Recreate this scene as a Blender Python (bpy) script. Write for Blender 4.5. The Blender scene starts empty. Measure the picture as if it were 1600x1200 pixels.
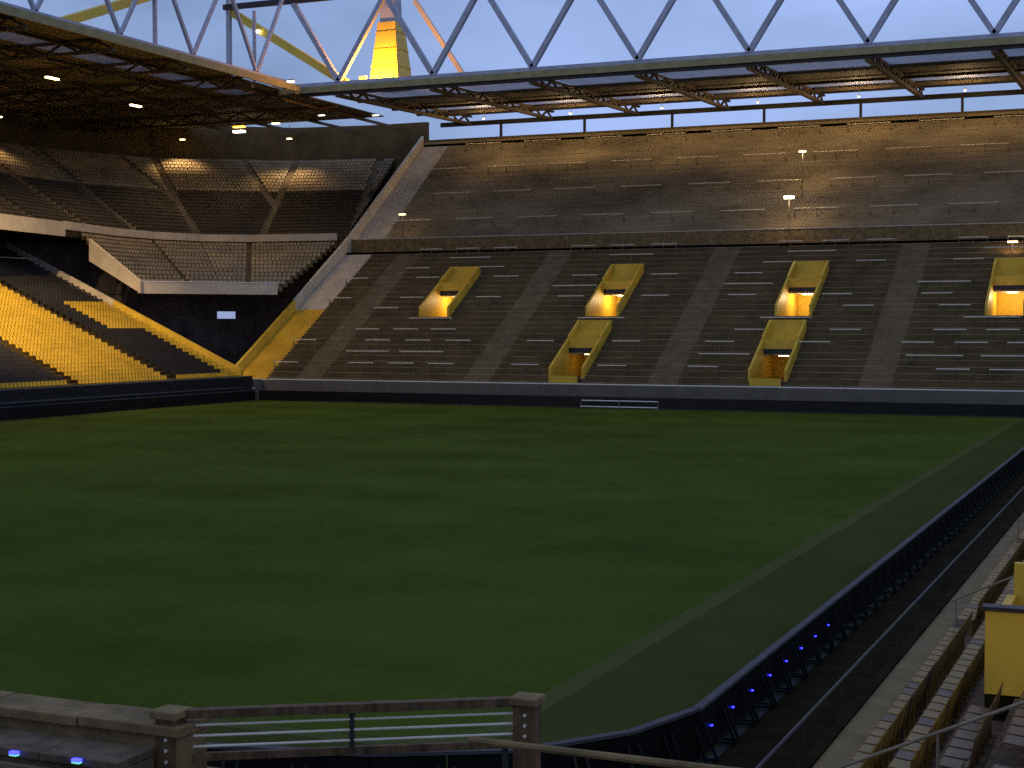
import bpy, bmesh, math, random
from math import radians, sin, cos, tan, pi, sqrt
from mathutils import Vector, Matrix
random.seed(7)
S = bpy.context.scene
COL = S.collection

# ------------------------------------------------------------------ camera, sky, sun, exposure
cam_d = bpy.data.cameras.new('camera'); cam = bpy.data.objects.new('camera', cam_d); COL.objects.link(cam)
cam.location = (0, 0, 8)
cam.rotation_euler = (radians(90 - 2.17), 0, radians(23.4))
cam_d.sensor_width = 36; cam_d.lens = 54; cam_d.clip_start = 0.2; cam_d.clip_end = 3000
S.camera = cam

W = bpy.data.worlds.new('World'); S.world = W; W.use_nodes = True
nt = W.node_tree; nt.nodes.clear()
sky = nt.nodes.new('ShaderNodeTexSky'); sky.sky_type = 'NISHITA'; sky.sun_disc = False
SUN_EL, SUN_ROT = 3.0, 205.0
sky.sun_elevation = radians(SUN_EL); sky.sun_rotation = radians(SUN_ROT)
sky.air_density = 1.0; sky.dust_density = 0.3; sky.ozone_density = 3.0
tc = nt.nodes.new('ShaderNodeTexCoord')
mp = nt.nodes.new('ShaderNodeMapping'); mp.inputs['Scale'].default_value = (1.0, 1.0, 3.0)
nz = nt.nodes.new('ShaderNodeTexNoise'); nz.inputs['Scale'].default_value = 2.2; nz.inputs['Detail'].default_value = 6
rp = nt.nodes.new('ShaderNodeValToRGB'); rp.color_ramp.elements[0].position = .38; rp.color_ramp.elements[1].position = .66
mx = nt.nodes.new('ShaderNodeMix'); mx.data_type = 'RGBA'
cl = nt.nodes.new('ShaderNodeRGB'); cl.outputs[0].default_value = (4.35, 5.85, 10.4, 1)
mulf = nt.nodes.new('ShaderNodeMath'); mulf.operation = 'MULTIPLY'; mulf.inputs[1].default_value = 0.55
addf = nt.nodes.new('ShaderNodeMath'); addf.operation = 'ADD'; addf.inputs[1].default_value = 0.4
bg = nt.nodes.new('ShaderNodeBackground'); bg.inputs['Strength'].default_value = 0.10
wo = nt.nodes.new('ShaderNodeOutputWorld')
L = nt.links.new
L(tc.outputs['Generated'], mp.inputs['Vector']); L(mp.outputs[0], nz.inputs['Vector']); L(nz.outputs['Fac'], rp.inputs[0])
L(rp.outputs[0], mulf.inputs[0]); L(mulf.outputs[0], addf.inputs[0]); L(addf.outputs[0], mx.inputs[0])
L(sky.outputs[0], mx.inputs[6]); L(cl.outputs[0], mx.inputs[7]); L(mx.outputs[2], bg.inputs[0]); L(bg.outputs[0], wo.inputs[0])

sun_d = bpy.data.lights.new('sun', 'SUN'); sun_d.energy = 0.04; sun_d.angle = radians(12); sun_d.color = (1, .9, .8)
sun = bpy.data.objects.new('sun', sun_d); COL.objects.link(sun)
# low evening sun behind cloud, in the same direction as the sky's sun
_a = radians(SUN_ROT); sd = Vector((sin(_a) * cos(radians(SUN_EL)), cos(_a) * cos(radians(SUN_EL)), sin(radians(SUN_EL))))
sun.rotation_euler = sd.to_track_quat('Z', 'Y').to_euler(); sun.location = (60, -120, 60)

S.view_settings.view_transform = 'Standard'; S.view_settings.look = 'None'
S.view_settings.exposure = 0.0; S.view_settings.gamma = 1.0; S.view_settings.use_curve_mapping = False
S.render.engine = 'CYCLES'
S.cycles.max_bounces = 6; S.cycles.diffuse_bounces = 4; S.cycles.transparent_max_bounces = 8
S.cycles.sample_clamp_indirect = 1; S.cycles.use_denoising = False

# ------------------------------------------------------------------ materials
def mat(name, col, rough=.7, metal=0.0, var=.25, scale=1.2, bump=.15, bscale=30, emit=None, es=1.0, col2=None, spec=.18, stretch=(1, 1, 1), **kw):
    m = bpy.data.materials.new(name); m.use_nodes = True
    t = m.node_tree; b = t.nodes['Principled BSDF']
    b.inputs['Roughness'].default_value = rough; b.inputs['Metallic'].default_value = metal
    b.inputs['Specular IOR Level'].default_value = spec
    tc = t.nodes.new('ShaderNodeTexCoord'); mp = t.nodes.new('ShaderNodeMapping'); mp.inputs['Scale'].default_value = stretch
    geo = t.nodes.new('ShaderNodeNewGeometry')
    t.links.new(geo.outputs['Position'], mp.inputs[0])
    n = t.nodes.new('ShaderNodeTexNoise'); n.inputs['Scale'].default_value = scale; n.inputs['Detail'].default_value = 8; n.inputs['Roughness'].default_value = .65
    t.links.new(mp.outputs[0], n.inputs['Vector'])
    r = t.nodes.new('ShaderNodeValToRGB')
    c2 = col2 or tuple(c * (1 - var) for c in col)
    r.color_ramp.elements[0].color = (*c2, 1); r.color_ramp.elements[0].position = .32
    r.color_ramp.elements[1].color = (*[min(1, c * (1 + var * .6)) for c in col], 1); r.color_ramp.elements[1].position = .68
    t.links.new(n.outputs['Fac'], r.inputs[0]); t.links.new(r.outputs[0], b.inputs['Base Color'])
    if bump:
        n2 = t.nodes.new('ShaderNodeTexNoise'); n2.inputs['Scale'].default_value = bscale; n2.inputs['Detail'].default_value = 4
        t.links.new(geo.outputs['Position'], n2.inputs['Vector'])
        bp = t.nodes.new('ShaderNodeBump'); bp.inputs['Strength'].default_value = bump; bp.inputs['Distance'].default_value = .03
        t.links.new(n2.outputs['Fac'], bp.inputs['Height']); t.links.new(bp.outputs[0], b.inputs['Normal'])
    if emit:
        b.inputs['Emission Color'].default_value = (*emit, 1); b.inputs['Emission Strength'].default_value = es
    return m

M = {}
M['concrete'] = mat('concrete_terrace', (.25, .2, .13), .85, var=.35, scale=.5, bump=.2)
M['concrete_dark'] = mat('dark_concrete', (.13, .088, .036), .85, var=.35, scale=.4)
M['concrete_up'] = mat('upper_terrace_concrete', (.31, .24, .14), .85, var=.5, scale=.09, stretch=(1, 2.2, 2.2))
M['aisle'] = mat('aisle_concrete', (.20, .145, .075), .85, var=.25, scale=.7)
M['plaster'] = mat('pale_plaster', (.62, .52, .38), .7, var=.2, scale=.5)
M['grey_wall'] = mat('grey_wall', (.14, .12, .09), .7, var=.2, scale=.6)
M['yellow'] = mat('yellow_paint', (.72, .45, .045), .5, var=.22, scale=.5)
M['yellow_seat'] = mat('yellow_seat_plastic', (.72, .45, .04), .4, var=.25, scale=.35, bump=0)
M['black_seat'] = mat('black_seat_plastic', (.035, .032, .03), .4, var=.3, scale=.8, bump=0)
M['dark_seat'] = mat('dark_brown_seat_plastic', (.06, .046, .032), .45, var=.3, scale=.4, bump=0)
M['tan_seat'] = mat('tan_seat_plastic', (.36, .28, .17), .45, var=.35, scale=.3, bump=0)
M['ochre_seat'] = mat('ochre_seat_plastic', (.23, .14, .025), .4, var=.3, scale=2.5, bump=0)
M['grey_seat'] = mat('grey_seat_plastic', (.11, .068, .03), .4, var=.3, scale=2.5, bump=0)
M['steel'] = mat('galvanised_steel', (.8, .7, .52), .5, .0, var=.15, scale=3, bump=0)
M['white_rail'] = mat('white_rail_paint', (.8, .76, .66), .4, var=.1, scale=3, bump=0)
M['dark_steel'] = mat('dark_steel', (.045, .042, .04), .5, .2, var=.3, scale=2, bump=0)
M['truss'] = mat('grey_blue_truss_paint', (.42, .43, .5), .5, 0, var=.2, scale=1, bump=0)
M['roof_brown'] = mat('brown_roof_beam', (.13, .095, .055), .7, var=.3, scale=1.2)
M['roof_under'] = mat('dark_roof_deck', (.18, .155, .12), .8, var=.35, scale=.6)
M['fascia'] = mat('olive_yellow_fascia', (.34, .29, .13), .6, var=.25, scale=.8)
M['yellow_steel'] = mat('yellow_pylon_steel', (.78, .56, .08), .45, var=.12, scale=1.5, bump=0)
M['pale_steel'] = mat('cream_stay_steel', (.7, .58, .42), .45, var=.12, scale=1.5, bump=0)
M['board'] = mat('black_led_board', (.012, .012, .011), .35, var=.4, scale=2, bump=0)
M['board_cap'] = mat('blue_grey_board_cap', (.085, .08, .08), .8, var=.2, scale=3, bump=0)
M['navy'] = mat('navy_wall', (.02, .02, .02), .5, var=.5, scale=.8, stretch=(1, .3, 3))
M['wood'] = mat('brown_timber', (.14, .082, .038), .65, var=.65, scale=9, stretch=(1, 1, .2), bump=.3)
M['tan'] = mat('tan_render', (.23, .15, .062), .8, var=.5, scale=2.2, bump=.3, bscale=60)
M['mauve'] = mat('mauve_grey_stone', (.15, .096, .054), .8, var=.5, scale=4, bump=.3, bscale=60)
M['glow_warm'] = mat('warm_lamp_glass', (.9, .7, .4), .3, bump=0, emit=(1, .70, .30), es=9)
M['glow_white'] = mat('white_lamp_glass', (.9, .9, .8), .3, bump=0, emit=(1, .93, .75), es=7)
M['glow_orange'] = mat('orange_lamp_glass', (.9, .6, .2), .3, bump=0, emit=(1, .52, .06), es=3)
M['glow_blue'] = mat('blue_led', (.05, .05, .9), .3, bump=0, emit=(.02, .02, 1), es=9)
M['glow_reflection'] = mat('green_reflection_glow', (.2, .8, .3), .3, bump=0, emit=(.15, .7, .25), es=1.0)  # glow that stands for the green reflection under the marker lights
M['walk'] = mat('walkway_concrete', (.22, .15, .065), .85, var=.3, scale=1.2)
M['rubber'] = mat('dark_rubber_floor', (.022, .017, .007), .95, var=.5, scale=1.5, spec=.02)
M['recess'] = mat('recess_render', (.22, .17, .15), .9, var=.5, scale=.4)
M['leg_steel'] = mat('dull_barrier_leg', (.16, .12, .075), .7, bump=0)
M['nosing'] = mat('worn_step_nosing', (.30, .235, .14), .8, var=.7, scale=.35, bump=0)
M['hand'] = mat('dull_handrail', (.30, .22, .13), .6, bump=0)
M['asphalt'] = mat('asphalt', (.05, .05, .05), .9, var=.3, scale=1)

def turf(name, c_lo, c_hi, stripes, bump=.5):
    m = bpy.data.materials.new(name); m.use_nodes = True
    t = m.node_tree; b = t.nodes['Principled BSDF']; b.inputs['Roughness'].default_value = .9; b.inputs['Specular IOR Level'].default_value = .03
    geo = t.nodes.new('ShaderNodeNewGeometry')
    n = t.nodes.new('ShaderNodeTexNoise'); n.inputs['Scale'].default_value = .09; n.inputs['Detail'].default_value = 9; n.inputs['Roughness'].default_value = .7
    t.links.new(geo.outputs['Position'], n.inputs['Vector'])
    n3 = t.nodes.new('ShaderNodeTexNoise'); n3.inputs['Scale'].default_value = 12; n3.inputs['Detail'].default_value = 6; n3.inputs['Roughness'].default_value = .75
    t.links.new(geo.outputs['Position'], n3.inputs['Vector'])
    sx = t.nodes.new('ShaderNodeSeparateXYZ'); t.links.new(geo.outputs['Position'], sx.inputs[0])
    s = t.nodes.new('ShaderNodeMath'); s.operation = 'MULTIPLY'; s.inputs[1].default_value = 2 * pi / 11.0; t.links.new(sx.outputs['Y'], s.inputs[0])
    sn = t.nodes.new('ShaderNodeMath'); sn.operation = 'SINE'; t.links.new(s.outputs[0], sn.inputs[0])
    sm = t.nodes.new('ShaderNodeMath'); sm.operation = 'MULTIPLY_ADD'; sm.inputs[1].default_value = stripes; sm.inputs[2].default_value = 0; t.links.new(sn.outputs[0], sm.inputs[0])
    a1 = t.nodes.new('ShaderNodeMath'); a1.operation = 'ADD'; t.links.new(n.outputs['Fac'], a1.inputs[0]); t.links.new(sm.outputs[0], a1.inputs[1])
    k = t.nodes.new('ShaderNodeMath'); k.operation = 'MULTIPLY_ADD'; k.inputs[1].default_value = .75; t.links.new(n3.outputs['Fac'], k.inputs[0]); t.links.new(a1.outputs[0], k.inputs[2])
    r = t.nodes.new('ShaderNodeValToRGB'); r.color_ramp.elements[0].position = .62; r.color_ramp.elements[0].color = (*c_lo, 1)
    r.color_ramp.elements[1].position = 1.12; r.color_ramp.elements[1].color = (*c_hi, 1)
    t.links.new(k.outputs[0], r.inputs[0]); t.links.new(r.outputs[0], b.inputs['Base Color'])
    n2 = t.nodes.new('ShaderNodeTexNoise'); n2.inputs['Scale'].default_value = 22; n2.inputs['Detail'].default_value = 5
    t.links.new(geo.outputs['Position'], n2.inputs['Vector'])
    bp = t.nodes.new('ShaderNodeBump'); bp.inputs['Strength'].default_value = bump; bp.inputs['Distance'].default_value = .05
    t.links.new(n2.outputs['Fac'], bp.inputs['Height']); t.links.new(bp.outputs[0], b.inputs['Normal'])
    return m
M['turf'] = turf('natural_turf', (.031, .046, .002), (.068, .096, .010), .032)
M['runoff'] = turf('artificial_turf', (.038, .045, .007), (.058, .066, .013), 0)
M['turf_edge'] = turf('pale_turf_edge', (.058, .066, .014), (.085, .094, .025), 0)
M['faint_line'] = turf('worn_line_marking', (.04, .07, .012), (.075, .105, .03), 0)

def translucent(name, col):
    m = bpy.data.materials.new(name); m.use_nodes = True; t = m.node_tree; t.nodes.clear()
    o = t.nodes.new('ShaderNodeOutputMaterial'); a = t.nodes.new('ShaderNodeBsdfTranslucent'); d = t.nodes.new('ShaderNodeBsdfDiffuse'); x = t.nodes.new('ShaderNodeMixShader')
    n = t.nodes.new('ShaderNodeTexNoise'); n.inputs['Scale'].default_value = .6; r = t.nodes.new('ShaderNodeValToRGB')
    geo = t.nodes.new('ShaderNodeNewGeometry'); t.links.new(geo.outputs['Position'], n.inputs['Vector'])
    r.color_ramp.elements[0].color = (*[c * .5 for c in col], 1); r.color_ramp.elements[1].color = (*col, 1)
    t.links.new(n.outputs['Fac'], r.inputs[0]); t.links.new(r.outputs[0], a.inputs[0]); t.links.new(r.outputs[0], d.inputs[0])
    x.inputs[0].default_value = .4; t.links.new(a.outputs[0], x.inputs[1]); t.links.new(d.outputs[0], x.inputs[2]); t.links.new(x.outputs[0], o.inputs[0])
    return m
M['skylight'] = translucent('translucent_roof_sheet', (.6, .6, .62))

# ------------------------------------------------------------------ helpers
class MB:
    def __init__(s): s.v = []; s.f = []
    def quad(s, *p):
        n = len(s.v); s.v += [tuple(q) for q in p]; s.f.append(tuple(range(n, n + len(p))))
    def box(s, x0, x1, y0, y1, z0, z1):
        n = len(s.v)
        s.v += [(x0, y0, z0), (x1, y0, z0), (x1, y1, z0), (x0, y1, z0), (x0, y0, z1), (x1, y0, z1), (x1, y1, z1), (x0, y1, z1)]
        s.f += [tuple(n + i for i in q) for q in ((0, 3, 2, 1), (4, 5, 6, 7), (0, 1, 5, 4), (1, 2, 6, 5), (2, 3, 7, 6), (3, 0, 4, 7))]
        return s
    def bar(s, p, q, w, h=None, up=(0, 0, 1)):
        h = h or w; p = Vector(p); q = Vector(q); d = (q - p).normalized(); u = Vector(up)
        if abs(d.dot(u)) > .98: u = Vector((1, 0, 0))
        a = d.cross(u).normalized(); b = a.cross(d).normalized(); n = len(s.v)
        for c in (p, q):
            for i, j in ((-1, -1), (1, -1), (1, 1), (-1, 1)): s.v.append(tuple(c + a * i * w / 2 + b * j * h / 2))
        s.f += [tuple(n + i for i in q) for q in ((0, 1, 2, 3), (7, 6, 5, 4), (0, 4, 5, 1), (1, 5, 6, 2), (2, 6, 7, 3), (3, 7, 4, 0))]
        return s
    def tube(s, p, q, r, r2=None, n=8):
        r2 = r if r2 is None else r2; p = Vector(p); q = Vector(q); d = (q - p).normalized(); u = Vector((0, 0, 1)) if abs(d.z) < .95 else Vector((1, 0, 0))
        a = d.cross(u).normalized(); b = a.cross(d); k = len(s.v)
        for c, rr in ((p, r), (q, r2)):
            for i in range(n): s.v.append(tuple(c + (a * cos(2 * pi * i / n) + b * sin(2 * pi * i / n)) * rr))
        for i in range(n): s.f.append((k + i, k + (i + 1) % n, k + n + (i + 1) % n, k + n + i))
        s.f.append(tuple(k + i for i in reversed(range(n)))); s.f.append(tuple(k + n + i for i in range(n)))
        return s
    def mesh(s, name, m):
        me = bpy.data.meshes.new(name); me.from_pydata(s.v, [], s.f); me.materials.append(m); me.update()
        bm = bmesh.new(); bm.from_mesh(me); bmesh.ops.recalc_face_normals(bm, faces=bm.faces); bm.to_mesh(me); bm.free()
        return me
    def build(s, name, m, parent=None, bevel=0, loc=None):
        o = bpy.data.objects.new(name, s.mesh(name, m)); COL.objects.link(o); o.parent = parent
        if loc: o.location = loc
        if bevel:
            b = o.modifiers.new('bevel', 'BEVEL'); b.width = bevel; b.segments = 2; b.limit_method = 'ANGLE'
        return o

def place(name, me, parent=None, loc=(0, 0, 0), rz=0):
    o = bpy.data.objects.new(name, me); COL.objects.link(o); o.parent = parent; o.location = loc; o.rotation_euler.z = rz
    return o
def tag(o, label=None, cat=None, group=None, kind=None):
    if label: o['label'] = label
    if cat: o['category'] = cat
    if group: o['group'] = group
    if kind: o['kind'] = kind
    return o
def thing(name, label, cat, group=None):
    o = bpy.data.objects.new(name, None); COL.objects.link(o); return tag(o, label, cat, group)
def stuff(o): o['kind'] = 'stuff'; return o
def point(name, loc, e, col=(1, .72, .38), r=.15, parent=None, typ='POINT', rot=None, spot=None):
    d = bpy.data.lights.new(name, typ); d.energy = e; d.color = col
    if typ in ('POINT', 'SPOT'): d.shadow_soft_size = r
    if typ == 'SPOT': d.spot_size = radians(spot or 100); d.spot_blend = .8
    o = bpy.data.objects.new(name, d); COL.objects.link(o); o.location = loc; o.parent = parent
    if rot: o.rotation_euler = rot
    return o

# ------------------------------------------------------------------ ground, pitch
tag(MB().box(-900, 900, -900, 1100, -.4, -.012).build('ground', M['asphalt']), kind='structure')
def sheet(name, pts, z, m):
    b = MB(); b.quad(*[(x, y, z) for x, y in pts]); o = b.build(name, m); tag(o, kind='structure'); return o
edge = [(-91, 141), (-7.9, 141), (-7.9, 27), (-8.5, 25.2), (-9.8, 23.1), (-12, 21.9), (-15.5, 21.1), (-91, 21.1)]
sheet('artificial_turf', edge, 0.0, M['runoff'])
sheet('turf_edge_strip', [(-88.4, 138.6), (-11.95, 138.6), (-11.95, 27), (-13.5, 25.6), (-88.4, 25.6)], .004, M['turf_edge'])
sheet('pitch', [(-88, 138.2), (-12.55, 138.2), (-12.55, 27.6), (-14, 26.1), (-88, 26.1)], .008, M['turf'])
sheet('perimeter_floor', [(-7.7, 14), (-5.46, 14), (-5.46, 141), (-7.7, 141)], .006, M['rubber'])
ln = MB()
def strip(x0, x1, y0, y1): ln.quad((x0, y0, .012), (x1, y0, .012), (x1, y1, .012), (x0, y1, .012))
strip(-70, -30, 46.3, 46.46)
tag(ln.build('pitch_marking', M['faint_line']), kind='structure')

# ------------------------------------------------------------------ perimeter boards
def board_run(label, pts, mod, leds=None, h=.95, lean=.0):
    t = thing('perimeter_board', label, 'advertising board', 'dark boards around the pitch')
    cache = {}
    for (ax, ay), (bx, by) in zip(pts[:-1], pts[1:]):
        Lg = sqrt((bx - ax) ** 2 + (by - ay) ** 2); n = max(1, round(Lg / mod)); w = Lg / n; a = math.atan2(by - ay, bx - ax)
        key = round(w, 4)
        if key not in cache:
            b = MB(); b.box(.01, w - .01, 0, .09, .05, h)
            for k in (.08, w - .16): b.box(k, k + .07, -.32, 0, 0.02, .07); b.bar((k + .035, -.3, .05), (k + .035, -.01, h * .8), .05)
            c = MB().box(.0, w - .006, -.03, .14, h + .002, h + .06)
            l = MB().box(w / 2 - .028, w / 2 + .028, -.03, -.002, .5, .525)
            cache[key] = (b.mesh('board_panel', M['board']), c.mesh('top_cap', M['board_cap']), l.mesh('status_light', M['glow_blue']))
        pm, cm, lm = cache[key]
        for i in range(n):
            px, py = ax + (bx - ax) * i / n, ay + (by - ay) * i / n
            o = place('board_panel', pm, t, (px, py, .01), a)
            place('top_cap', cm, o)
            if leds and leds(px, py): place('status_light', lm, o)
    return t
board_run('long dark boards seen from behind, blue status lights in a row, by the ochre seats',
          [(-7.9, 24.0 + 2.9), (-7.9, 141)], 1.5, leds=lambda x, y: y < 38)
board_run('short curved run of dark boards round the near corner of the pitch',
          [(-24, 21.1), (-15.5, 21.1), (-12, 21.9), (-9.8, 23.1), (-8.5, 24.9), (-7.93, 26.85)], 1.2)
board_run('black boards across the far end of the pitch below the standing terrace', [(-8.3, 141), (-90.7, 141)], 1.5, h=1.05)
board_run('dark boards along the left side of the pitch below the yellow and black seats', [(-91, 140.6), (-91, 60)], 1.5, h=1.05)

# low white tubular frame before the far boards
fr = thing('tubular_frame', 'low white tubular frame, goal-wide, on the far turf before the black boards', 'metal frame')
MB().tube((-52.9, 139.2, .78), (-45.1, 139.2, .78), .05).build('top_bar', M['white_rail'], fr)
MB().tube((-52.9, 138.9, .22), (-45.1, 138.9, .22), .05).build('bottom_bar', M['white_rail'], fr)
for x in (-52.9, -49, -45.1): MB().bar((x, 138.9, .02), (x, 139.2, .82), .07).build('upright', M['grey_wall'], fr)
for x in (-52.9, -45.1): MB().bar((x, 138.5, .05), (x, 140.2, .05), .08).build('foot', M['grey_wall'], fr)

# ------------------------------------------------------------------ far standing terrace
far = thing('standing_terrace', 'large brown standing terrace across the far end with yellow entrances and steel crash barriers', 'grandstand')
FY = 143.0
ZU = 18.0
def zl(t): return 2.1 + .6 * t
def steps(b, x0, x1, t0, t1, z0, slope, tread=.5):
    n = round((t1 - t0) / tread)
    for i in range(n):
        y = FY + t0 + i * tread; z = z0 + i * tread * slope; zn = z + tread * slope
        b.quad((x0, y, z), (x1, y, z), (x1, y + tread, z), (x0, y + tread, z))
        b.quad((x0, y + tread, z), (x1, y + tread, z), (x1, y + tread, zn), (x0, y + tread, zn))
XL, XR = -91.4, 6.0
VX = [-76.4, -56.4, -35.8, -15.2]
AX = [-86.2, -66.2, -46.2, -25.6, -5.2]
LOWV = {-56.4, -35.8}
HW = 1.9
base = MB(); ais = []
cuts = sorted([(v - HW, v + HW, 'v', v) for v in VX] + [(a - 1.5, a + 1.5, 'a', a) for a in AX])
x = XL
U0, U1 = 11.5, 16.5      # upper opening
W0, W1 = 1.0, 6.0        # lower opening
for c0, c1, kind, cx in cuts:
    steps(base, x, c0, 0, 25, zl(0), .6)
    if kind == 'a':
        b = MB(); steps(b, c0, c1, 0, 25, zl(0), .6); ais.append(b)
    else:
        if cx in LOWV:
            steps(base, c0, c1, 0, W0, zl(0), .6); steps(base, c0, c1, W1, U0, zl(W1), .6)
        else:
            steps(base, c0, c1, 0, U0, zl(0), .6)
        steps(base, c0, c1, U1, 25, zl(U1), .6)
    x = c1
steps(base, x, XR, 0, 25, zl(0), .6)
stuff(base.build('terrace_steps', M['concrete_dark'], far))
for b in ais: b.build('aisle', M['aisle'], far)
nb = MB()
def nosing(t, z, xs):
    for xa, xb in xs: nb.box(xa, xb, FY + t - .012, FY + t + .05, z - .05, z + .004)
for i in range(1, 50, 2):
    t = i * .5; x = XL; xs = []
    for c0, c1, kind, cx in cuts:
        if kind == 'v' and (U0 - .1 <= t <= U1 + 3.6 or (cx in LOWV and W0 - .1 <= t <= W1 + 3.6)): xs.append((x, c0)); x = c1
    xs.append((x, XR)); nosing(t, zl(t), xs)
for i in range(1, 40, 2): nosing(26.6 + i * .5, ZU + i * .5 * .74, [(XL, XR)])
stuff(nb.build('step_nosings', M['nosing'], far))
b = MB(); steps(b, -95.2, XL, 0, 13, zl(0), .6); b.build('painted_end_aisle', M['yellow'], far)
b = MB(); steps(b, -95.2, XL, 13, 25, zl(13), .6); b.build('end_aisle', M['plaster'], far)
# front wall, rail
MB().box(-96, XR, FY - .35, FY - .002, 0, 2.1).build('front_wall', M['grey_wall'], far)
MB().box(-95.6, XR, FY - .28, FY - .2, 2.16, 2.27).build('front_rail', M['white_rail'], far)
pm = MB().box(-.03, .03, -.03, .03, 0, .12).mesh('rail_post', M['steel'])
# upper section
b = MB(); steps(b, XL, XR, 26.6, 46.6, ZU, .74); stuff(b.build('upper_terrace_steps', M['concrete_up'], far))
b = MB(); steps(b, -95.2, XL, 26.6, 46.6, ZU, .74); b.build('upper_end_aisle', M['plaster'], far)
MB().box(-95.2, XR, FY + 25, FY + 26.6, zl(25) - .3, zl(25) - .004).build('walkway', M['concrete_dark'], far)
MB().box(-95.2, XR, FY + 26.35, FY + 26.6, zl(25), ZU + .75).build('upper_parapet', M['tan'], far)
MB().box(-95.2, XR, FY + 26.28, FY + 26.66, ZU + .752, ZU + .85).build('parapet_cap', M['plaster'], far)
ZT = ZU + 20 * .74
MB().box(-95.2, XR, FY + 46.6, FY + 47.0, 0, ZT + .35).build('rear_wall', M['concrete_up'], far)
MB().box(-95.2, XR, FY + 46.5, FY + 47.1, ZT + .352, ZT + .6).build('rear_wall_cap', M['roof_brown'], far)
# side wall at the left end, following the rake
def rakewall(b, x0, x1, pts, h):
    n = len(b.v)
    top = [(y, z + h) for y, z in pts]; bot = [(y, -.0) for y, z in pts]
    for xx in (x0, x1):
        for (y, z) in top: b.v.append((xx, y, z))
        for (y, z) in bot: b.v.append((xx, y, z))
    k = len(pts); o = 2 * k
    for i in range(k - 1):
        b.f.append((n + i, n + i + 1, n + k + i + 1, n + k + i)); b.f.append((n + o + i, n + o + k + i, n + o + k + i + 1, n + o + i + 1))
        b.f.append((n + i, n + o + i, n + o + i + 1, n + i + 1))
    b.f.append((n, n + k, n + o + k, n + o)); b.f.append((n + k - 1, n + o + k - 1, n + o + 2 * k - 1, n + 2 * k - 1))
    return b
rakewall(MB(), -95.6, -95.25, [(FY, 2.1), (FY + 13, zl(13))], 1.1).build('side_wall', M['yellow'], far)
rakewall(MB(), -95.6, -95.25, [(FY + 13.002, zl(13)), (FY + 26, ZU), (FY + 46.6, ZT)], 1.2).build('side_wall', M['plaster'], far)

# crash barriers
def barrier_mesh(w, h=1.05):
    b = MB(); b.tube((-w / 2, 0, h), (w / 2, 0, h), .055, n=6); nf = len(b.f)
    for k in (-w / 2 + .06, 0, w / 2 - .06):
        b.bar((k, 0, 0), (k, 0, h), .055); b.bar((k, .45, .0), (k, .02, h * .75), .045)
    me = b.mesh('crash_barrier', M['steel']); me.materials.append(M['leg_steel'])
    for p in me.polygons:
        if p.index >= nf: p.material_index = 1
    return me
bm3, bm5 = barrier_mesh(3.0), barrier_mesh(5.2)
def blocked(x, w, t, z0=None):
    for v in VX:
        if abs(x - v) < HW + w / 2 + .1 and (10.6 < t < 20.4 or (v in LOWV and t < 9)): return True
    for a in AX:
        if abs(x - a) < 1.5 + w / 2: return True
    return False
count = 0
for r in range(12):
    t = 1.75 + r * 2.0; wide = (r % 3 == 1); w = 5.2 if wide else 3.0; me = bm5 if wide else bm3
    x = XL + 1.8 + (r % 2) * 2.2
    while x < 3:
        if not blocked(x, w, t):
            i = math.floor(t / .5 + 1e-6); place('crash_barrier', me, far, (x, FY + i * .5 + .1, zl(i * .5))); count += 1
        x += w + (1.4 if wide else 1.7) + random.uniform(-.1, .3)
for r in range(4):
    t = 3.0 + r * 5.0; x = XL + 3 + (r % 2) * 3
    while x < 3:
        i = math.floor(t / .5 + 1e-6); place('crash_barrier', bm5, far, (x, FY + 26.6 + i * .5 + .1, ZU + i * .5 * .74)); count += 1
        x += 8.5

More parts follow.
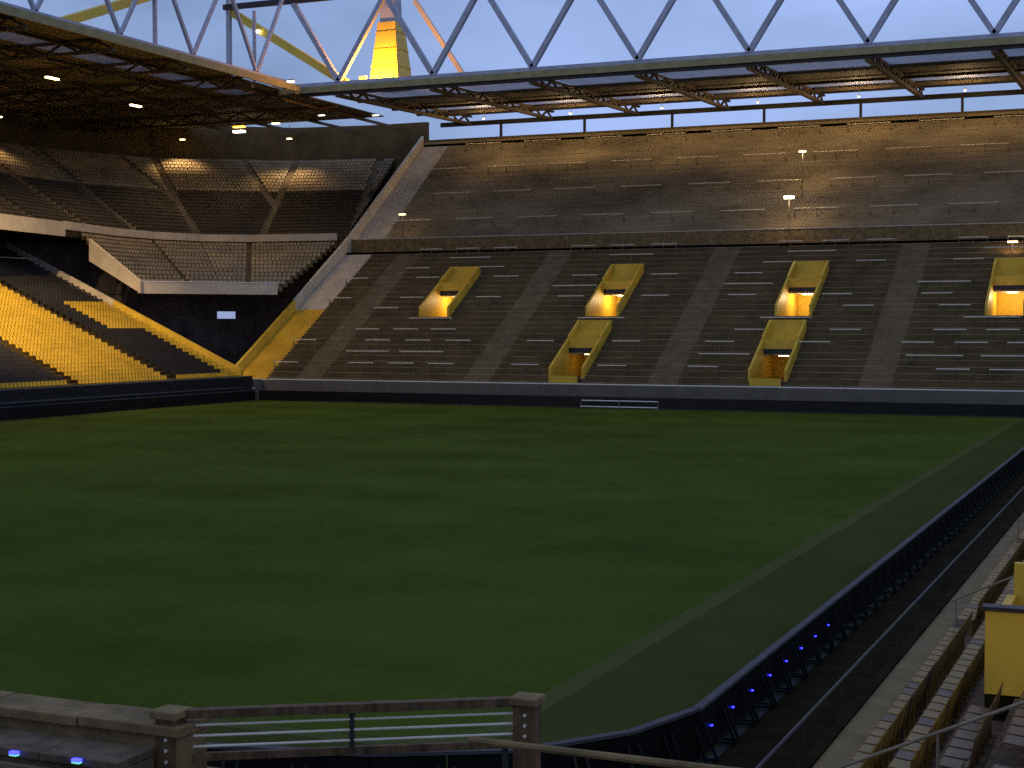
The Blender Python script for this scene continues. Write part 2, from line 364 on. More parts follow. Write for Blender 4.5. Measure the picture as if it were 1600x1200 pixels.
# vomitories (entrances cut into the terrace)
def vomitory(cx, t0, lit, lab=None):
    f = zl(t0); t1 = t0 + 5.0; y0, y1, y2 = FY + t0, FY + t1, FY + t1 + 4.5; zc = zl(t1)     # zc: lip height of the roof slab
    e = bpy.data.objects.new('entrance', None); COL.objects.link(e); e.parent = far
    w = HW - .02; th = .24
    for s in (-1, 1):
        xa, xb = sorted((cx + s * w, cx + s * (w - th)))
        b = MB(); pr = [(y0, f - .1), (y1, zc)]
        n = len(b.v)
        for xx in (xa, xb):
            b.v += [(xx, y0, f), (xx, y2, f), (xx, y2, zc - .45), (xx, y1, zc - .45), (xx, y1, zc + .95), (xx, y0, f + 1.1)]
        b.f += [(0, 1, 2, 3, 4, 5), (11, 10, 9, 8, 7, 6), (0, 6, 7, 1), (1, 7, 8, 2), (2, 8, 9, 3), (3, 9, 10, 4), (4, 10, 11, 5), (5, 11, 6, 0)]
        b.build('side_wall', M['yellow'], e)
        b = MB(); b.v += [(xa, y1 + .26, zc), (xa, y1 + 3.2, zl(t1 + 3)), (xa, y1 + 3.2, zl(t1 + 3) + 1.1), (xa, y1 + .26, zc + 1.25),
                          (xb, y1 + .26, zc), (xb, y1 + 3.2, zl(t1 + 3)), (xb, y1 + 3.2, zl(t1 + 3) + 1.1), (xb, y1 + .26, zc + 1.25)]
        b.f += [(0, 1, 2, 3), (7, 6, 5, 4), (0, 4, 5, 1), (1, 5, 6, 2), (2, 6, 7, 3), (3, 7, 4, 0)]
        b.build('guard_wall', M['yellow'], e)
    MB().box(cx - w + th + .002, cx + w - th - .002, y0 - .3, y2, f - .2, f + .004).build('floor', M['concrete_dark'], e)
    MB().box(cx - w + th + .002, cx + w - th - .002, y1, y1 + .25, zc - .45, zc + .02).build('lintel', M['dark_steel'], e)
    MB().box(cx - w + th + .002, cx + w - th - .002, y1, y1 + .25, zc + .022, zc + .95).build('parapet', M['yellow'], e)
    MB().box(cx - w, cx + w, y1 + 3.2, y1 + 3.42, zl(t1 + 3) - .1, zl(t1 + 3) + 1.1).build('guard_wall', M['yellow'], e)
    cv = MB()
    for i in range(6):
        t = t1 + .5 + i * .5; cv.box(cx - w + th + .002, cx + w - th - .002, FY + t, FY + t + .498, zl(t) - .1, zl(t) + .34 + (.3 if i % 2 else 0) * 0)
    cv.build('painted_cover', M['yellow'], e)
    MB().box(cx - w, cx + w, y2 + .002, y2 + .2, f, zc).build('back_wall', M['yellow'], e)
    MB().box(cx - w + th + .002, cx + w - th - .002, y1 + .252, y2, zc - .62, zc - .45).build('ceiling', M['plaster'], e)
    if lit:
        MB().box(cx - .5, cx + .5, y1 + 1.6, y1 + 1.75, zc - .72, zc - .64).build('ceiling_lamp', M['glow_warm'], e)
        point('entrance_light', (cx, y1 + 1.4, zc - 1.0), lit, (1, .78, .45), .3, e)
    return e
for v in VX: vomitory(v, U0, 420 if v != -76.4 else 300)
for v in VX:
    if v in LOWV:
        vomitory(v, W0, 8)
        MB().box(v - 1.5, v + 1.5, FY + .05, FY + .3, 2.28, 3.0).build('yellow_panel', M['yellow'], far)

# ------------------------------------------------------------------ far roof
RN, RB = 154.0, 190.5
BX = [-88.5 + 12 * k for k in range(8)]
b = MB()
def roofz(y): return 35.3 + (y - RN) / (RB - RN) * 1.3
MB().box(-93.5, 8, RN - .15, RN + .15, 34.75, 35.45).build('fascia', M['fascia'], far)
MB().box(-93.5, 8, RN + .16, RN + .5, 34.4, 34.8).build('gutter', M['dark_steel'], far)
for k in range(-1, 8):
    x0 = -88.5 + 12 * k; x1 = x0 + 12; x0 = max(x0, -93.4); x1 = min(x1, 8)
    for j, (ya, yb, mm) in enumerate(((RN + .2, 161, 'roof_under'), (161, 167, 'skylight'), (167, 179, 'roof_under'), (179, 183, 'skylight'), (183, RB, 'roof_under'))):
        q = MB(); za, zb = roofz(ya), roofz(yb)
        q.v += [(x0 + .05, ya, za), (x1 - .05, ya, za), (x1 - .05, yb, zb), (x0 + .05, yb, zb)] + ([(x0 + .05, ya, za + .12), (x1 - .05, ya, za + .12), (x1 - .05, yb, zb + .12), (x0 + .05, yb, zb + .12)] if mm == 'roof_under' else [])
        q.f += [(0, 3, 2, 1)] + ([(4, 5, 6, 7), (0, 1, 5, 4), (1, 2, 6, 5), (2, 3, 7, 6), (3, 0, 4, 7)] if mm == 'roof_under' else [])
        q.build('skylight_panel' if mm == 'skylight' else 'roof_panel', M[mm], far)
for x in BX + [4.0]:
    q = MB(); q.bar((x, RN + .2, 34.3), (x, RB, 35.4), .5, .35); q.bar((x, RN + .2, 35.1), (x, RB, 36.4), .4, .25)
    for i in range(9):
        ya = RN + .4 + i * 4; q.bar((x, ya, 34.3 + i * .12), (x, ya + 2, 35.2 + i * .13), .22); q.bar((x, ya + 2, 35.2 + i * .13), (x, ya + 4, 34.4 + i * .12), .22)
    q.build('rafter', M['roof_brown'], far)
for y, z, h in ((158, 35.1, .35), (167, 35.4, .3), (176, 35.6, .3), (183, 35.8, .3)):
    MB().box(-93, 8, y, y + .3, z, z + h).build('purlin', M['roof_brown'], far)
MB().box(-93, 8, RB - .3, RB, 35.15, 35.75).build('rear_beam', M['dark_steel'], far)
for x in range(-90, 8, 6):
    MB().box(x, x + .3, RB - .6, RB - .3, ZT + .6, 35.2).build('roof_post', M['dark_steel'], far) if (x // 6) % 2 == 0 else None

# lamps of the far terrace
def lamp(name, loc, label, group, e=0, mt='glow_warm', size=(.5, .18, .16), col=(1, .7, .36), spot=None, rot=None, housing=True, post=0):
    t = thing(name, label, 'lamp', group); t.location = loc
    sx, sy, sz = size
    MB().box(-sx, sx, -sy, sy, -sz / 2, sz / 2).build('glass', M[mt], t)
    if housing: MB().box(-sx - .05, sx + .05, -sy + .03, sy + .05, sz / 2 + .002, sz / 2 + .14).build('housing', M['dark_steel'], t)
    if post: MB().bar((0, .12, post), (0, .12, .0), .05).build('hanger' if post > 0 else 'post', M['dark_steel'], t)
    if e: point('lamp_light', (0, -.3, -sz - .3), e, col, .3, t, 'SPOT' if spot else 'POINT', rot, spot)
    return t

# ------------------------------------------------------------------ lattice girder on the far roof
lat = thing('lattice_girder', 'grey lattice girder of zigzag members standing on the far roof edge against the sky', 'roof girder')
ZB, ZTOP = 35.75, 45.6
MB().bar((-104, RN + .6, ZB), (8, RN + .6, ZB), .4).build('bottom_chord', M['truss'], lat)
MB().bar((-104, RN + .6, ZTOP), (8, RN + .6, ZTOP), .6).build('top_chord', M['dark_steel'], lat)
for k in range(8):
    xb = -88.5 + 12 * k
    MB().bar((xb, RN + .6, ZB + .2), (xb + 6, RN + .6, ZTOP - .3), .56).build('diagonal', M['truss'], lat)
    MB().bar((xb, RN + .6, ZB + .2), (xb - 6, RN + .6, ZTOP - .3), .56).build('diagonal', M['truss'], lat)

# ------------------------------------------------------------------ left grandstand (lower seats + upper tier sweeping round the corner)
left = thing('side_grandstand', 'two-tier side grandstand at left with yellow and black seat blocks and a lit upper parapet', 'grandstand')
LX = -91.8
def zs(D): return 2.3 + .45 * D
b = MB()
NROW = 40
for i in range(NROW):
    D = i * .8; x0, x1 = LX - D, LX - D - .8; z = zs(D)
    b.quad((x0, 60, z), (x0, 139.6, z), (x1, 139.6, z), (x1, 60, z)); b.quad((x1, 60, z), (x1, 139.6, z), (x1, 139.6, z + .36), (x1, 60, z + .36))
stuff(b.build('terrace_steps', M['concrete_dark'], left))
MB().box(LX, LX + .25, 60, 141, 0, 2.5).build('front_wall', M['navy'], left)
MB().box(LX - .01, LX + .27, 60, 141, 2.502, 2.62).build('wall_cap', M['grey_wall'], left)
MB().box(LX + .252, LX + .33, 60, 139, 1.35, 1.5).build('wall_stripe', M['board_cap'], left)
# end wall with yellow face, following the rake
def rakewall_x(b, y0, y1, pts, h):
    for yy in (y0, y1):
        for (xx, z) in pts: b.v.append((xx, yy, z + h))
        for (xx, z) in pts: b.v.append((xx, yy, 0))
    k = len(pts); o = 2 * k
    for i in range(k - 1):
        b.f.append((i, i + 1, k + i + 1, k + i)); b.f.append((o + i, o + k + i, o + k + i + 1, o + i + 1)); b.f.append((i, o + i, o + i + 1, i + 1))
    b.f.append((0, k, o + k, o)); b.f.append((k - 1, o + k - 1, o + 2 * k - 1, 2 * k - 1))
    return b
rakewall_x(MB(), 139.62, 140.0, [(LX - .3, zs(.3)), (LX - 17, zs(17))], .9).build('end_wall', M['yellow'], left)
rakewall_x(MB(), 139.62, 140.0, [(LX - 17.002, zs(17)), (LX - 32, zs(32))], .9).build('end_wall', M['plaster'], left)

def seat_into(b, x, y, z, ang, w=.42):
    c, s = cos(ang), sin(ang)
    def P(u, v, h): return (x + c * v - s * u, y + s * v + c * u, z + h)   # v: forward (towards the pitch), u: sideways
    n = len(b.v); hw = w / 2
    b.v += [P(-hw, .26, .42), P(hw, .26, .42), P(hw, -.14, .38), P(-hw, -.14, .38), P(hw, -.24, .78), P(-hw, -.24, .78), P(-hw, .22, .33), P(hw, .22, .33)]
    b.f += [tuple(n + i for i in q) for q in ((0, 1, 2, 3), (3, 2, 4, 5), (0, 6, 7, 1))]
yel = MB(); blk = MB()
def is_yellow(i, y):
    if i == 0: return True
    if 113.2 < y < 127: return True
    if y > 137.2 and i < 22: return True
    if 14 <= i <= 21 and y > 131.5: return True
    if 86 < y < 100: return True
    return False
for i in range(NROW - 1):
    D = i * .8; y = 92.0
    while y < 139.3:
        if not (abs(y - 112.6) < .6 or abs(y - 127.6) < .6 or abs(y - 102) < .6):
            seat_into(yel if is_yellow(i, y) else blk, LX - D - .35, y, zs(D), 0)
        y += .5
stuff(yel.build('yellow_seats', M['yellow_seat'], left)); stuff(blk.build('black_seats', M['black_seat'], left))
MB().tube((LX - 27, 60, zs(27) + 1.1), (LX - 27, 139, zs(27) + 1.1), .05).build('rear_rail', M['steel'], left)
MB().box(LX - 32.4, LX - 32, 60, 139.6, 0, 24).build('lower_rear_wall', M['concrete_dark'], left)

# upper tier on a polyline that turns the corner
PL = [Vector(p) for p in ((-110, 60), (-110, 112), (-110.8, 124), (-113.2, 137), (-115.8, 149), (-116, 157), (-113.6, 163.5), (-108.5, 167), (-97.0, 168.6))]
def offset(t):
    out = []
    for i, p in enumerate(PL):
        d = (PL[min(i + 1, len(PL) - 1)] - PL[max(i - 1, 0)]).normalized(); nrm = Vector((-d.y, d.x))
        out.append(p + nrm * t)
    return out
def band(b, ta, tb, z0, z1, cl=True, i0=0, i1=None):
    A, B = offset(ta)[i0:i1], offset(tb)[i0:i1]
    for i in range(len(A) - 1):
        a0, a1, b0, b1 = A[i], A[i + 1], B[i], B[i + 1]
        b.quad((a0.x, a0.y, z1), (a1.x, a1.y, z1), (b1.x, b1.y, z1), (b0.x, b0.y, z1)); b.quad((a0.x, a0.y, z0), (a1.x, a1.y, z0), (b1.x, b1.y, z0), (b0.x, b0.y, z0))
        b.quad((a0.x, a0.y, z0), (a1.x, a1.y, z0), (a1.x, a1.y, z1), (a0.x, a0.y, z1)); b.quad((b0.x, b0.y, z0), (b1.x, b1.y, z0), (b1.x, b1.y, z1), (b0.x, b0.y, z1))
    a, c = A[0], B[0]; b.quad((a.x, a.y, z0), (c.x, c.y, z0), (c.x, c.y, z1), (a.x, a.y, z1)); a, c = A[-1], B[-1]; b.quad((a.x, a.y, z0), (c.x, c.y, z0), (c.x, c.y, z1), (a.x, a.y, z1))
    return b
band(MB(), 0, .3, 17.9, 19.5, i0=0, i1=4).build('upper_parapet', M['plaster'], left)
band(MB(), 0, .3, 18.7, 19.6, i0=3).build('corner_parapet', M['plaster'], left)
band(MB(), .302, 1.5, 18.0, 18.3).build('front_walkway', M['concrete_dark'], left)
b = MB(); NR2 = 26
for k in range(NR2):
    A, B = offset(1.5 + k * .8), offset(2.3 + k * .8); z = 18.4 + k * .5
    for i in range(len(A) - 1):
        b.quad((A[i].x, A[i].y, z), (A[i + 1].x, A[i + 1].y, z), (B[i + 1].x, B[i + 1].y, z), (B[i].x, B[i].y, z))
        b.quad((B[i].x, B[i].y, z), (B[i + 1].x, B[i + 1].y, z), (B[i + 1].x, B[i + 1].y, z + .5), (B[i].x, B[i].y, z + .5))
stuff(b.build('upper_terrace_steps', M['concrete'], left))
b = MB(); b2 = MB()
for k in range(NR2 - 1):
    A = offset(1.95 + k * .8); z = 18.4 + k * .5
    for i in range(len(A) - 1):
        d = A[i + 1] - A[i]; Lg = d.length; n = int(Lg / .5); ang = math.atan2(d.y, d.x) - pi / 2
        for j in range(n):
            p = A[i] + d * ((j + .5) / n)
            if p.y < 98 or j % 24 in (0, 1) and Lg > 8: continue
            seat_into(b if k < 15 else b2, p.x, p.y, z, ang)
stuff(b.build('upper_seats', M['dark_seat'], left)); stuff(b2.build('top_seats', M['tan_seat'], left))
band(MB(), 22.4, 22.8, 0, 36, i1=5).build('rear_wall', M['concrete_dark'], left)
band(MB(), 22.4, 22.8, 14, 36, i0=4).build('rear_wall', M['concrete_dark'], left)
# underside of the upper tier
b = MB(); A, B = offset(.31), offset(22.3)
for i in range(len(A) - 1): b.quad((A[i].x, A[i].y, 17.85), (A[i + 1].x, A[i + 1].y, 17.85), (B[i + 1].x, B[i + 1].y, 24), (B[i].x, B[i].y, 24))
b.build('tier_underside', M['roof_under'], left)
# roof of the left stand
MB().box(-92.75, -92.45, 60, 152.6, 34.7, 35.45).build('fascia', M['fascia'], left)
MB().bar((-92.6, 152.5, 35.08), (-96, RN, 35.08), .3, .74).build('fascia', M['fascia'], left)
ys = list(range(60, 192, 12))
for y0, y1 in zip(ys[:-1], ys[1:]):
    for xa, xb, mm in ((-93, -100, 'roof_under'), (-100, -104, 'skylight'), (-104, -138, 'roof_under')):
        if y0 > 150 and mm == 'skylight': mm = 'roof_under'
        if y1 > 153 and xa == -93: xa = -96.2
        MB().box(xb + .03, xa - .03, y0 + .03, y1 - .03, 35.5, 35.62).build('skylight_panel' if mm == 'skylight' else 'roof_panel', M[mm], left)
for y in ys[:-1]:
    q = MB(); x0 = -93.2 if y < 152 else -96.4; q.bar((x0, y, 34.2), (-138, y, 34.2), .45, .3); q.bar((x0, y, 35.3), (-138, y, 35.3), .4, .25)
    for i in range(10):
        xa = x0 - i * 4.1; q.bar((xa, y, 34.3), (xa - 2, y, 35.2), .2); q.bar((xa - 2, y, 35.2), (xa - 4.1, y, 34.3), .2)
    q.build('rafter', M['roof_brown'], left)
for x in (-99, -106, -114, -122, -130): MB().box(x, x + .3, 60, 190, 35.0, 35.35).build('purlin', M['roof_brown'], left)
MB().box(-138, -95, 190.2, 190.8, 20, 36).build('corner_rear_wall', M['concrete_dark'], left)

lat2 = thing('lattice_girder', 'grey lattice girder above the left roof edge, running back towards the corner pylon', 'roof girder')
MB().bar((-94, 60, 35.9), (-94, 152, 35.9), .35).build('bottom_chord', M['truss'], lat2)
MB().bar((-94, 60, 45.6), (-94, 152, 45.6), .5).build('top_chord', M['dark_steel'], lat2)
for k in range(8):
    y = 62 + 12 * k
    MB().bar((-94, y, 36), (-94, min(y + 6, 151.5), 45.3), .34).build('diagonal', M['truss'], lat2)
    if k: MB().bar((-94, y, 36), (-94, y - 6, 45.3), .34).build('diagonal', M['truss'], lat2)

# ------------------------------------------------------------------ corner block between the two stands
cor = thing('corner_block', 'raised corner seating block with bright cream parapet above a dark open void', 'grandstand')
F0, F1 = Vector((-106.2, 140.6)), Vector((-95.9, 153.0)); B0, B1 = Vector((-114.2, 140.6)), Vector((-97.0, 168.2))
def lerp(a, b, t): return a + (b - a) * t
BP = [Vector((-113.9, 140.6))] + [PL[i].copy() for i in (4, 5, 6, 7, 8)]
FP = [lerp(F0, F1, i / 5) for i in range(6)]
b = MB(); sb = MB(); NC = 12
for k in range(NC):
    u0, u1 = k / NC, (k + 1) / NC; z = 12.0 + k * .52
    for q in range(5):
        a0, a1, c0, c1 = lerp(FP[q], BP[q], u0), lerp(FP[q + 1], BP[q + 1], u0), lerp(FP[q], BP[q], u1), lerp(FP[q + 1], BP[q + 1], u1)
        b.quad((a0.x, a0.y, z), (a1.x, a1.y, z), (c1.x, c1.y, z), (c0.x, c0.y, z)); b.quad((c0.x, c0.y, z), (c1.x, c1.y, z), (c1.x, c1.y, z + .52), (c0.x, c0.y, z + .52))
        m0, m1 = lerp(a0, c0, .55), lerp(a1, c1, .55); d = m1 - m0; n = max(1, int(d.length / .5))
        for jx in range(n):
            if q in (1, 3) and jx == n - 1: continue
            p = m0 + d * ((jx + .5) / n); seat_into(sb, p.x, p.y, z, math.atan2(d.y, d.x) - pi / 2)
stuff(b.build('terrace_steps', M['aisle'], cor)); stuff(sb.build('tan_seats', M['tan_seat'], cor))
MB().bar((F0.x, F0.y, 12.25), (F1.x, F1.y, 12.25), .3, 1.3).build('parapet', M['plaster'], cor)
MB().bar((F0.x, F0.y, 12.96), (F1.x, F1.y, 12.96), .4, .1).build('parapet_cap', M['white_rail'], cor)
b = MB(); b.quad((F0.x, F0.y, 11.55), (F1.x, F1.y, 11.55), (B1.x, B1.y, 11.55), (B0.x, B0.y, 11.55)); b.build('underside', M['roof_under'], cor)
# slanting cheek wall on the left, pale
q = MB(); n = Vector((-.0, -1))
for dy in (0, -.35):
    q.v += [(F0.x + .6, F0.y + dy, 11.6), (F0.x + .6, F0.y + dy, 13.0), (-112.6, F0.y + dy, 17.8), (-112.6, F0.y + dy, 15.3)]
q.f += [(0, 1, 2, 3), (7, 6, 5, 4), (0, 4, 5, 1), (1, 5, 6, 2), (2, 6, 7, 3), (3, 7, 4, 0)]
q.build('cheek_wall', M['plaster'], cor)
# dark recess below with a gap to the evening sky
dk = MB(); E0, E1 = Vector((-122, 146)), Vector((-101.5, 176))
def wseg(u0, u1, z0, z1):
    a, c = lerp(E0, E1, u0), lerp(E0, E1, u1); dk.bar((a.x, a.y, (z0 + z1) / 2), (c.x, c.y, (z0 + z1) / 2), .3, z1 - z0)
wseg(-.3, .55, 0, 17.7); wseg(.55, .62, 0, 8.9); wseg(.55, .62, 9.8, 17.7); wseg(.62, 1.2, 0, 17.7)
dk.build('recess_wall', M['recess'], cor)
MB().box(-109.5, -95.7, 141.5, 156, 0.02, 2.0).build('recess_floor', M['mauve'], cor)
MB().box(-96.5, -91.2, 141.1, 142.4, 0, 2.2).build('corner_gate', M['grey_wall'], cor)
MB().box(-95.4, -91.4, 140.9, 141.08, 1.2, 1.35).build('gate_rail', M['white_rail'], cor)
MB().box(-92.5, -86, 141.3, 142.3, .02, .5).build('kerb', M['tan'], cor)

# ------------------------------------------------------------------ pylons, stays and lamps above the roof
py = thing('corner_pylon', 'yellow steel pylon beam rising to the dark chord above the roof corner', 'pylon')
MB().bar((-88.4, 156, 36.0), (-104, 156, 45.4), .9).build('raking_beam', M['yellow_steel'], py)
MB().bar((-104, 155.6, 35.7), (-104, 155.6, 47.5), .5).build('mast', M['truss'], py)
MB().bar((-97.5, 151, 36), (-97.5, 151, 44), .3).build('mast', M['truss'], py)
py2 = thing('roof_stay', 'yellow raking beam above the left roof, leaning up towards the corner', 'roof beam')
MB().bar((-98, 116.5, 36.2), (-98.6, 139, 44.6), .9).build('raking_beam', M['yellow_steel'], py2)
MB().bar((-98, 133, 36), (-98, 133, 46), .35).build('hanger', M['truss'], py2)
tw = thing('lit_pylon', 'tapering pylon above the far roof glowing orange from floodlights at its foot', 'pylon')
TX, TY = -84.6, 160.0
def frus(b, x, y, z0, z1, w0, w1):
    n = len(b.v)
    for z, w in ((z0, w0), (z1, w1)): b.v += [(x - w, y - w, z), (x + w, y - w, z), (x + w, y + w, z), (x - w, y + w, z)]
    b.f += [tuple(n + i for i in q) for q in ((0, 1, 5, 4), (1, 2, 6, 5), (2, 3, 7, 6), (3, 0, 4, 7), (4, 5, 6, 7), (3, 2, 1, 0))]
b = MB(); frus(b, TX, TY, 35.9, 43.2, 1.9, 1.15); b.build('yellow_cladding', M['yellow_steel'], tw)
b = MB(); frus(b, TX, TY, 43.2, 49, .95, .8); b.build('mast', M['truss'], tw)
for z in (38, 40, 42): 
    w = 1.9 - .75 * (z - 35.9) / 7.3; b = MB(); frus(b, TX, TY, z, z + .12, w + .06, w + .05); b.build('ring_band', M['yellow'], tw)
for s in (-1, 0, 1):
    b = MB(); b.box(TX + s * 1.5 - .45, TX + s * 1.5 + .45, TY - 4.2, TY - 3.9, 36.2, 36.6); b.build('floodlight', M['glow_orange'], tw)
    point('floodlight_beam', (TX + s * 1.4, TY - 3.8, 36.9), 1900, (1, .40, .06), .3, tw)
st = thing('roof_stay', 'pale cream raking stay right of the glowing pylon', 'roof beam')
MB().bar((-81.5, 160, 45.6), (-75.4, 160, 36.8), .5).build('raking_beam', M['pale_steel'], st)

G = 'lamps under the left roof'
lamp('roof_lamp', (-108.5, 129.5, 33.9), 'warm strip lamp under the left roof, leftmost of those in the frame', G, 9000, size=(.2, .9, .16), spot=150, rot=(0, radians(-12), 0))
lamp('roof_lamp', (-113.0, 149.5, 33.9), 'warm strip lamp under the left roof, second along the row', G, 5000, size=(.2, .9, .16), spot=150, rot=(0, radians(-8), 0))
lamp('roof_lamp', (-106, 108, 33.9), 'added warm strip lamp under the left roof, just outside the frame', G, 9000, size=(.2, .9, .16), spot=150, rot=(0, radians(-12), 0))  # added unseen lamp continuing the row, warms the left seats
t = lamp('roof_lamp', (-112.5, 170.5, 33.9), 'double yellow and white lamp under the roof corner', G, 5000, 'glow_orange', size=(.8, .3, .2), spot=150, rot=(0, 0, 0))
MB().box(-.8, .8, -.3, .3, -.75, -.5).build('lower_glass', M['glow_white'], t)
lamp('roof_lamp', (-106.3, 169.5, 33.9), 'thin warm lamp just right of the double lamp under the roof corner', G, 0, size=(.5, .2, .1))
lamp('roof_lamp', (-97.5, 166, 34.0), 'thin faint white lamp under the roof above the end of the left stand', G, 0, 'glow_white', size=(.4, .15, .06))
lamp('roof_lamp', (-91.0, 168, 33.9), 'thin faint white lamp under the far roof at its left end', G, 0, 'glow_white', size=(.4, .15, .06))
fl = thing('floodlight', 'added strong floodlight on the left roof lip, just outside the left edge of the frame', 'lamp', G); fl.location = (-94, 94, 34)  # added unseen source, brightens the left parapet and yellow seats
MB().box(-.5, .5, -.3, .3, -.1, .1).build('glass', M['glow_warm'], fl)
q = (Vector((-107, 116, 8)) - Vector((-94, 94, 34))).to_track_quat('-Z', 'Y').to_euler()
point('lamp_light', (0, 0, -.3), 125000, (1, .74, .38), .4, fl, 'SPOT', q, 62)
G2 = 'lamps washing the top rows of the upper tier'
for i, (p, lb) in enumerate((((-129.5, 131, 33.6), 'warm lamp over the top rows at the left edge of the frame'), ((-133, 149, 33.6), 'warm lamp over the top rows, above the bend of the upper parapet'),
               ((-126, 177, 33.6), 'warm lamp over the top rows, in the depth of the corner'), ((-112, 182, 33.6), 'warm lamp over the top rows, close to the far terrace'))):
    lamp('wash_lamp', p, lb, G2, 2600, size=(.3, .2, .12), spot=118, rot=(0, 0, 0), post=1.9)
lamp('terrace_lamp', (-39.6, 168.6, 22.2), 'bright warm strip lamp low on the upper far terrace', 'lamps on the far terrace', 450, 'glow_white', size=(.55, .15, .3), post=-3.9)
lamp('terrace_lamp', (-39.8, 176, 28.0), 'thin dim warm lamp higher on the upper far terrace', 'lamps on the far terrace', 500, 'glow_warm', size=(.4, .12, .1), post=-5.2)
lamp('terrace_lamp', (-15.6, 165.2, 16.6), 'small warm lamp above the rightmost yellow entrance', 'lamps on the far terrace', 80, 'glow_warm', size=(.5, .12, .14), post=-1.3)
lamp('terrace_lamp', (-88.4, 170, 21.8), 'small pinkish lamp at the left end of the upper far terrace', 'lamps on the far terrace', 60, 'glow_warm', size=(.4, .12, .12), post=-3.5)
for i, x in enumerate((-82.5, -70.5, -58.5, -46.5, -34.5, -22.5, -10.5)):  # fixtures added to give the upper far terrace its warm light
    side = ['leftmost', 'second from left', 'third from left', 'middle', 'third from right', 'second from right', 'rightmost'][i]
    lamp('added_downlight', (x, 181.5, 34.7), side + ' of the seven small downlights added under the far roof to light the upper terrace', 'downlights under the far roof', 750, 'glow_warm', size=(.12, .08, .05), col=(1, .7, .36), post=1.2)
t = lamp('beam_lamp', (-99.8, 155.2, 42.6), 'white lamp on the yellow raking beam of the corner pylon', None, 0, 'glow_white', size=(.3, .1, .3))
t = lamp('ridge_lamp', (-95, 154.4, 36.3), 'white lamp on the roof edge where the two roofs meet', None, 0, 'glow_white', size=(.6, .15, .2))

# ------------------------------------------------------------------ right stand (seats beside the boards)
rs = thing('front_grandstand', 'near right stand of ochre seat rows behind a pale concrete walkway and the boards', 'grandstand')
MB().box(-5.45, -5.25, 14, 141, 0, 1.0).build('front_wall', M['rubber'], rs)
MB().box(-5.248, -4.6, 14, 141, .6, .95).build('walkway', M['walk'], rs)
RZ = lambda k: 1.15 + .38 * k
b = MB()
for k in range(12):
    x0 = -4.6 + .8 * k; b.box(x0, x0 + .8, 14 if k > 3 else 14, 141, 0, RZ(k))
b.f = [f for f in b.f]
b.build('terrace_steps', M['mauve'], rs)
def near_seat(col):
    bm = bmesh.new()
    def shell(prof, w0, w1):
        rows = []
        for i, (yy, zz) in enumerate(prof):
            w = w0 + (w1 - w0) * i / (len(prof) - 1)
            rows.append([bm.verts.new((yy, u * w, zz + abs(u) ** 2 * .02)) for u in (-.5, -.25, 0, .25, .5)])
        for a, c in zip(rows[:-1], rows[1:]):
            for i in range(4): bm.faces.new((a[i], a[i + 1], c[i + 1], c[i]))
    shell([(-.24, .36), (-.2, .40), (-.05, .385), (.1, .37), (.17, .42), (.21, .6), (.24, .76), (.25, .8)], .44, .38)
    me = bpy.data.meshes.new('seat'); bmesh.ops.recalc_face_normals(bm, faces=bm.faces)
    r = bmesh.ops.extrude_face_region(bm, geom=bm.faces[:]); vs = [e for e in r['geom'] if isinstance(e, bmesh.types.BMVert)]
    bmesh.ops.translate(bm, vec=(.012, 0, -.02), verts=vs)
    for dx in (-.02,):
        bmesh.ops.create_cube(bm, size=1, matrix=Matrix.Translation((.08, 0, .19)) @ Matrix.Diagonal((.05, .3, .38, 1)))
    bm.to_mesh(me); bm.free(); me.materials.append(M[col]); return me
so, sg = near_seat('ochre_seat'), near_seat('grey_seat')
rest = MB(); cnt = 0
cand = []
AISLE = [(19.2, 20.4), (33.5, 34.7), (47.8, 49.0), (62, 63.2), (76, 77.2), (92, 93.2), (108, 109.2), (124, 125.2)]
for k in range(5):
    y = 15.0
    while y < 140:
        if not any(a < y < c for a, c in AISLE) and not (k >= 2 and 23.6 < y < 28.6): cand.append((y, k))
        y += .5
cand.sort()
for y, k in cand:
    x = -4.6 + .8 * k + .45
    if cnt < 300 and y > 17:
        grey = (k >= 2 and y < 24) or (hash((int(y * 2), k)) % 7 == 0)
        place('seat', sg if grey else so, rs, (x, y, RZ(k))); cnt += 1
    elif y > 17: seat_into(rest, x, y, RZ(k), pi)
stuff(rest.build('distant_seats', M['ochre_seat'], rs))
for a, c in AISLE:
    m = (a + c) / 2
    q = MB(); q.tube((-4.4, m, 1.15 + .9), (-1.2, m, RZ(4) + .9), .025, n=6)
    for k in (0, 2, 4): q.tube((-4.3 + .8 * k, m, RZ(k)), (-4.3 + .8 * k, m, RZ(k) + .95), .022, n=6)
    q.build('aisle_handrail', M['hand'], rs)
q = MB(); q.tube((-5.35, 14, 1.75), (-5.35, 141, 1.75), .03, n=6)
for y in range(15, 141, 3): q.tube((-5.35, y, 1.0), (-5.35, y, 1.75), .022, n=6)
q.build('front_railing', M['dark_steel'], rs)
# yellow entrance walls among the seats
MB().box(-2.65, 1.2, 24.52, 24.7, RZ(2) - .1, 2.32).build('wall_base', M['rubber'], rs)
MB().box(-2.65, 1.2, 24.5, 24.72, 2.322, 3.62).build('yellow_wall', M['yellow'], rs)
MB().box(-2.7, 1.2, 24.46, 24.76, 3.622, 3.68).build('wall_cap', M['dark_steel'], rs)
MB().box(-2.65, -2.5, 24.762, 28.0, RZ(2) - .1, 3.3).build('yellow_wall', M['yellow'], rs)
MB().box(-2.55, 1.2, 28.002, 28.2, RZ(2), 3.85).build('yellow_wall', M['yellow'], rs)
lamp('step_lamp', (-5.2, 20.9, 1.25), 'small orange lamp glowing on the walkway at the foot of the near right seats', None, 4, 'glow_orange', size=(.16, .06, .07), col=(1, .6, .2), housing=False)

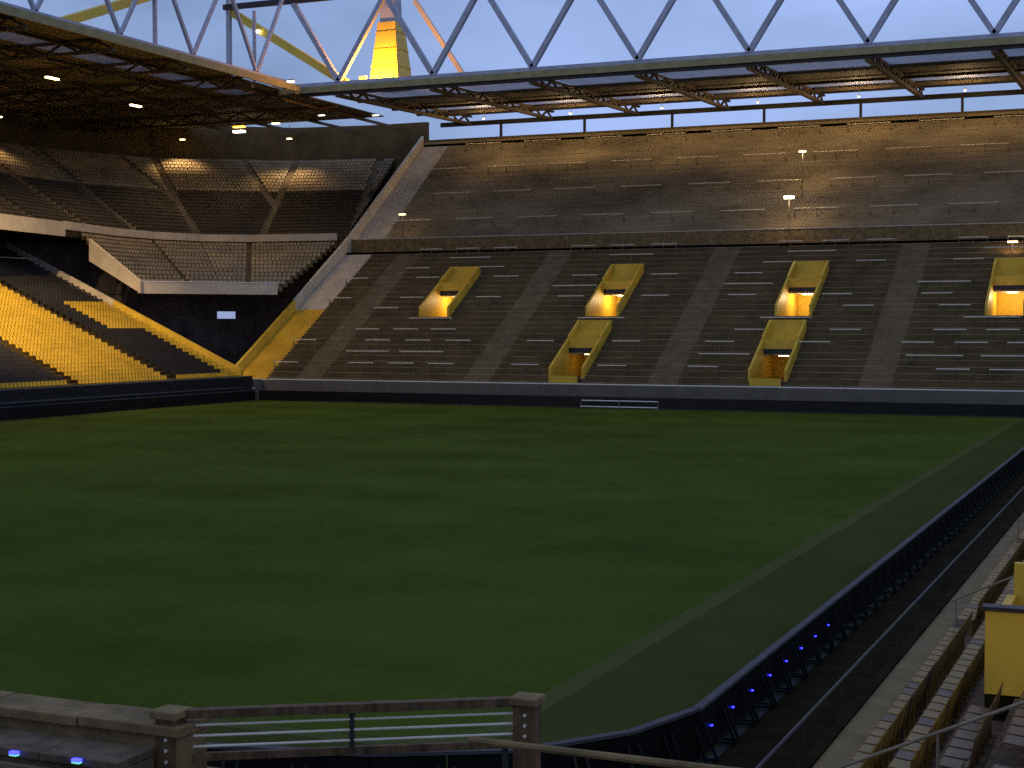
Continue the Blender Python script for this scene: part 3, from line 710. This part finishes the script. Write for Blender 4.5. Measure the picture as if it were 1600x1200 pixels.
wl = lamp('added_post_lamp', (-.3, 22.3, 5.2), 'added warm lamp on a post beside the yellow wall, just outside the right edge', None, 60, 'glow_warm', size=(.2, .08, .08), col=(1, .68, .3))  # added out of view to light the yellow wall and near seats
MB().bar((0, .12, -.0), (0, .12, -2.2), .06).build('post', M['dark_steel'], wl)
# ------------------------------------------------------------------ near stand with barrier in front of the camera
ns = thing('near_terrace', 'dark terrace at the bottom of the frame where the viewer stands', 'grandstand')
b = MB()
for i in range(26):
    y = -6 + i; z = max(1.0, 6.3 - .27 * max(0, y)); b.box(-60, 4.9 if y < 13 else -5.2, y, y + 1, 0, z if y < 19 else 0.6)
b.build('terrace_steps', M['concrete_dark'], ns)
pw = thing('parapet_wall', 'tan and mauve stepped parapet wall at the bottom left of the frame', 'wall')
MB().box(-20, -7.05, 9.83, 10.17, 2.0, 4.795).build('wall', M['tan'], pw, bevel=.01)
cs = MB().box(.006, .984, -.22, .22, 0, .085).mesh('coping_stone', M['tan'])
for i in range(13):
    c = place('coping_stone', cs, pw, (-8.02 - i * .99, 10.0 + random.uniform(-.006, .006), 4.797 + random.uniform(0, .006)), random.uniform(-.004, .004))
    bv = c.modifiers.new('bevel', 'BEVEL'); bv.width = .012; bv.segments = 2
MB().box(-20, -7.25, 9.33, 9.75, 2.0, 4.65).build('ledge', M['mauve'], pw, bevel=.01)
cs = MB().box(.005, .745, 9.3, 9.76, 0, .068).mesh('ledge_slab', M['mauve'])
for i in range(17):
    c = place('ledge_slab', cs, pw, (-8.0 - i * .75, random.uniform(-.005, .005), 4.652)); bv = c.modifiers.new('bevel', 'BEVEL'); bv.width = .01; bv.segments = 2
MB().tube((-20, 8.9, 4.72), (-7.4, 8.9, 4.72), .035).build('handrail', M['mauve'], pw)
for x in (-9.0, -11.5, -14): MB().tube((x, 8.9, 3.4), (x, 8.9, 4.73), .025).build('post', M['dark_steel'], pw)
lamps = []
for i, (x, y, z, lb) in enumerate(((-8.2, 9.26, 4.70, 'blue marker light with painted green reflection at the bottom left edge of the frame'), (-7.6, 9.26, 4.71, 'blue marker light with painted green reflection left of the first timber post'))):
    t = thing('marker_light', lb, 'light', 'blue marker lights on the parapet'); t.location = (x, y, z)
    MB().box(-.035, .035, -.02, .02, -.008, .014).build('blue_lens', M['glow_blue'], t)
    MB().box(-.035, .035, -.02, .02, -.02, -.012).build('green_reflection', M['glow_reflection'], t)  # reflection below the blue lens, made as a glowing strip
rl = thing('barrier', 'timber and rail barrier with three pale bars between two brown posts, foreground centre', 'railing')
P0, P1 = Vector((-7.2, 9.9, 0)), Vector((-4.8, 11.4, 0))
def at(u, z): p = lerp(P0, P1, u); return (p.x, p.y, z)
for u in (0, 1):
    p = lerp(P0, P1, u)
    MB().box(p.x - .09, p.x + .09, p.y - .09, p.y + .09, 2.5, 4.93).build('post', M['wood'], rl, bevel=.012)
    MB().box(p.x - .12, p.x + .12, p.y - .12, p.y + .12, 4.932, 5.0).build('post_cap', M['tan'], rl, bevel=.012)
MB().bar(at(.03, 4.955), at(.97, 4.955), .09, .07).build('top_rail', M['wood'], rl)
for z in (4.86, 4.775, 4.69): MB().tube(at(.03, z), at(.97, z), .011).build('bar', M['steel'], rl)
bb = MB()
for u in (.0, 1.0):
    p = lerp(P0, P1, u)
    for z in (4.86, 4.775, 4.69, 4.6): bb.tube((p.x + .02, p.y - .105, z), (p.x + .02, p.y - .088, z), .014, n=6)
bb.build('bolt_heads', M['steel'], rl)
MB().bar(at(.5, 4.58), at(.5, 4.92), .035, .035, up=(1, 0, 0)).build('bar_stay', M['dark_steel'], rl)
MB().bar(at(.03, 4.61), at(.97, 4.61), .05, .06).build('bottom_rail', M['wood'], rl)
hr = thing('handrail', 'pale handrail running off the bottom edge right of the second timber post', 'railing')
MB().tube((-4.9, 10.5, 4.85), (.5, 10.5, 4.85), .03).build('rail', M['tan'], hr)
for x in (-4.6, -2.6, -.6): MB().tube((x, 10.5, 3), (x, 10.5, 4.83), .025).build('post', M['dark_steel'], hr)
print('barriers', count, 'seats', cnt, 'objects', len(bpy.data.objects))
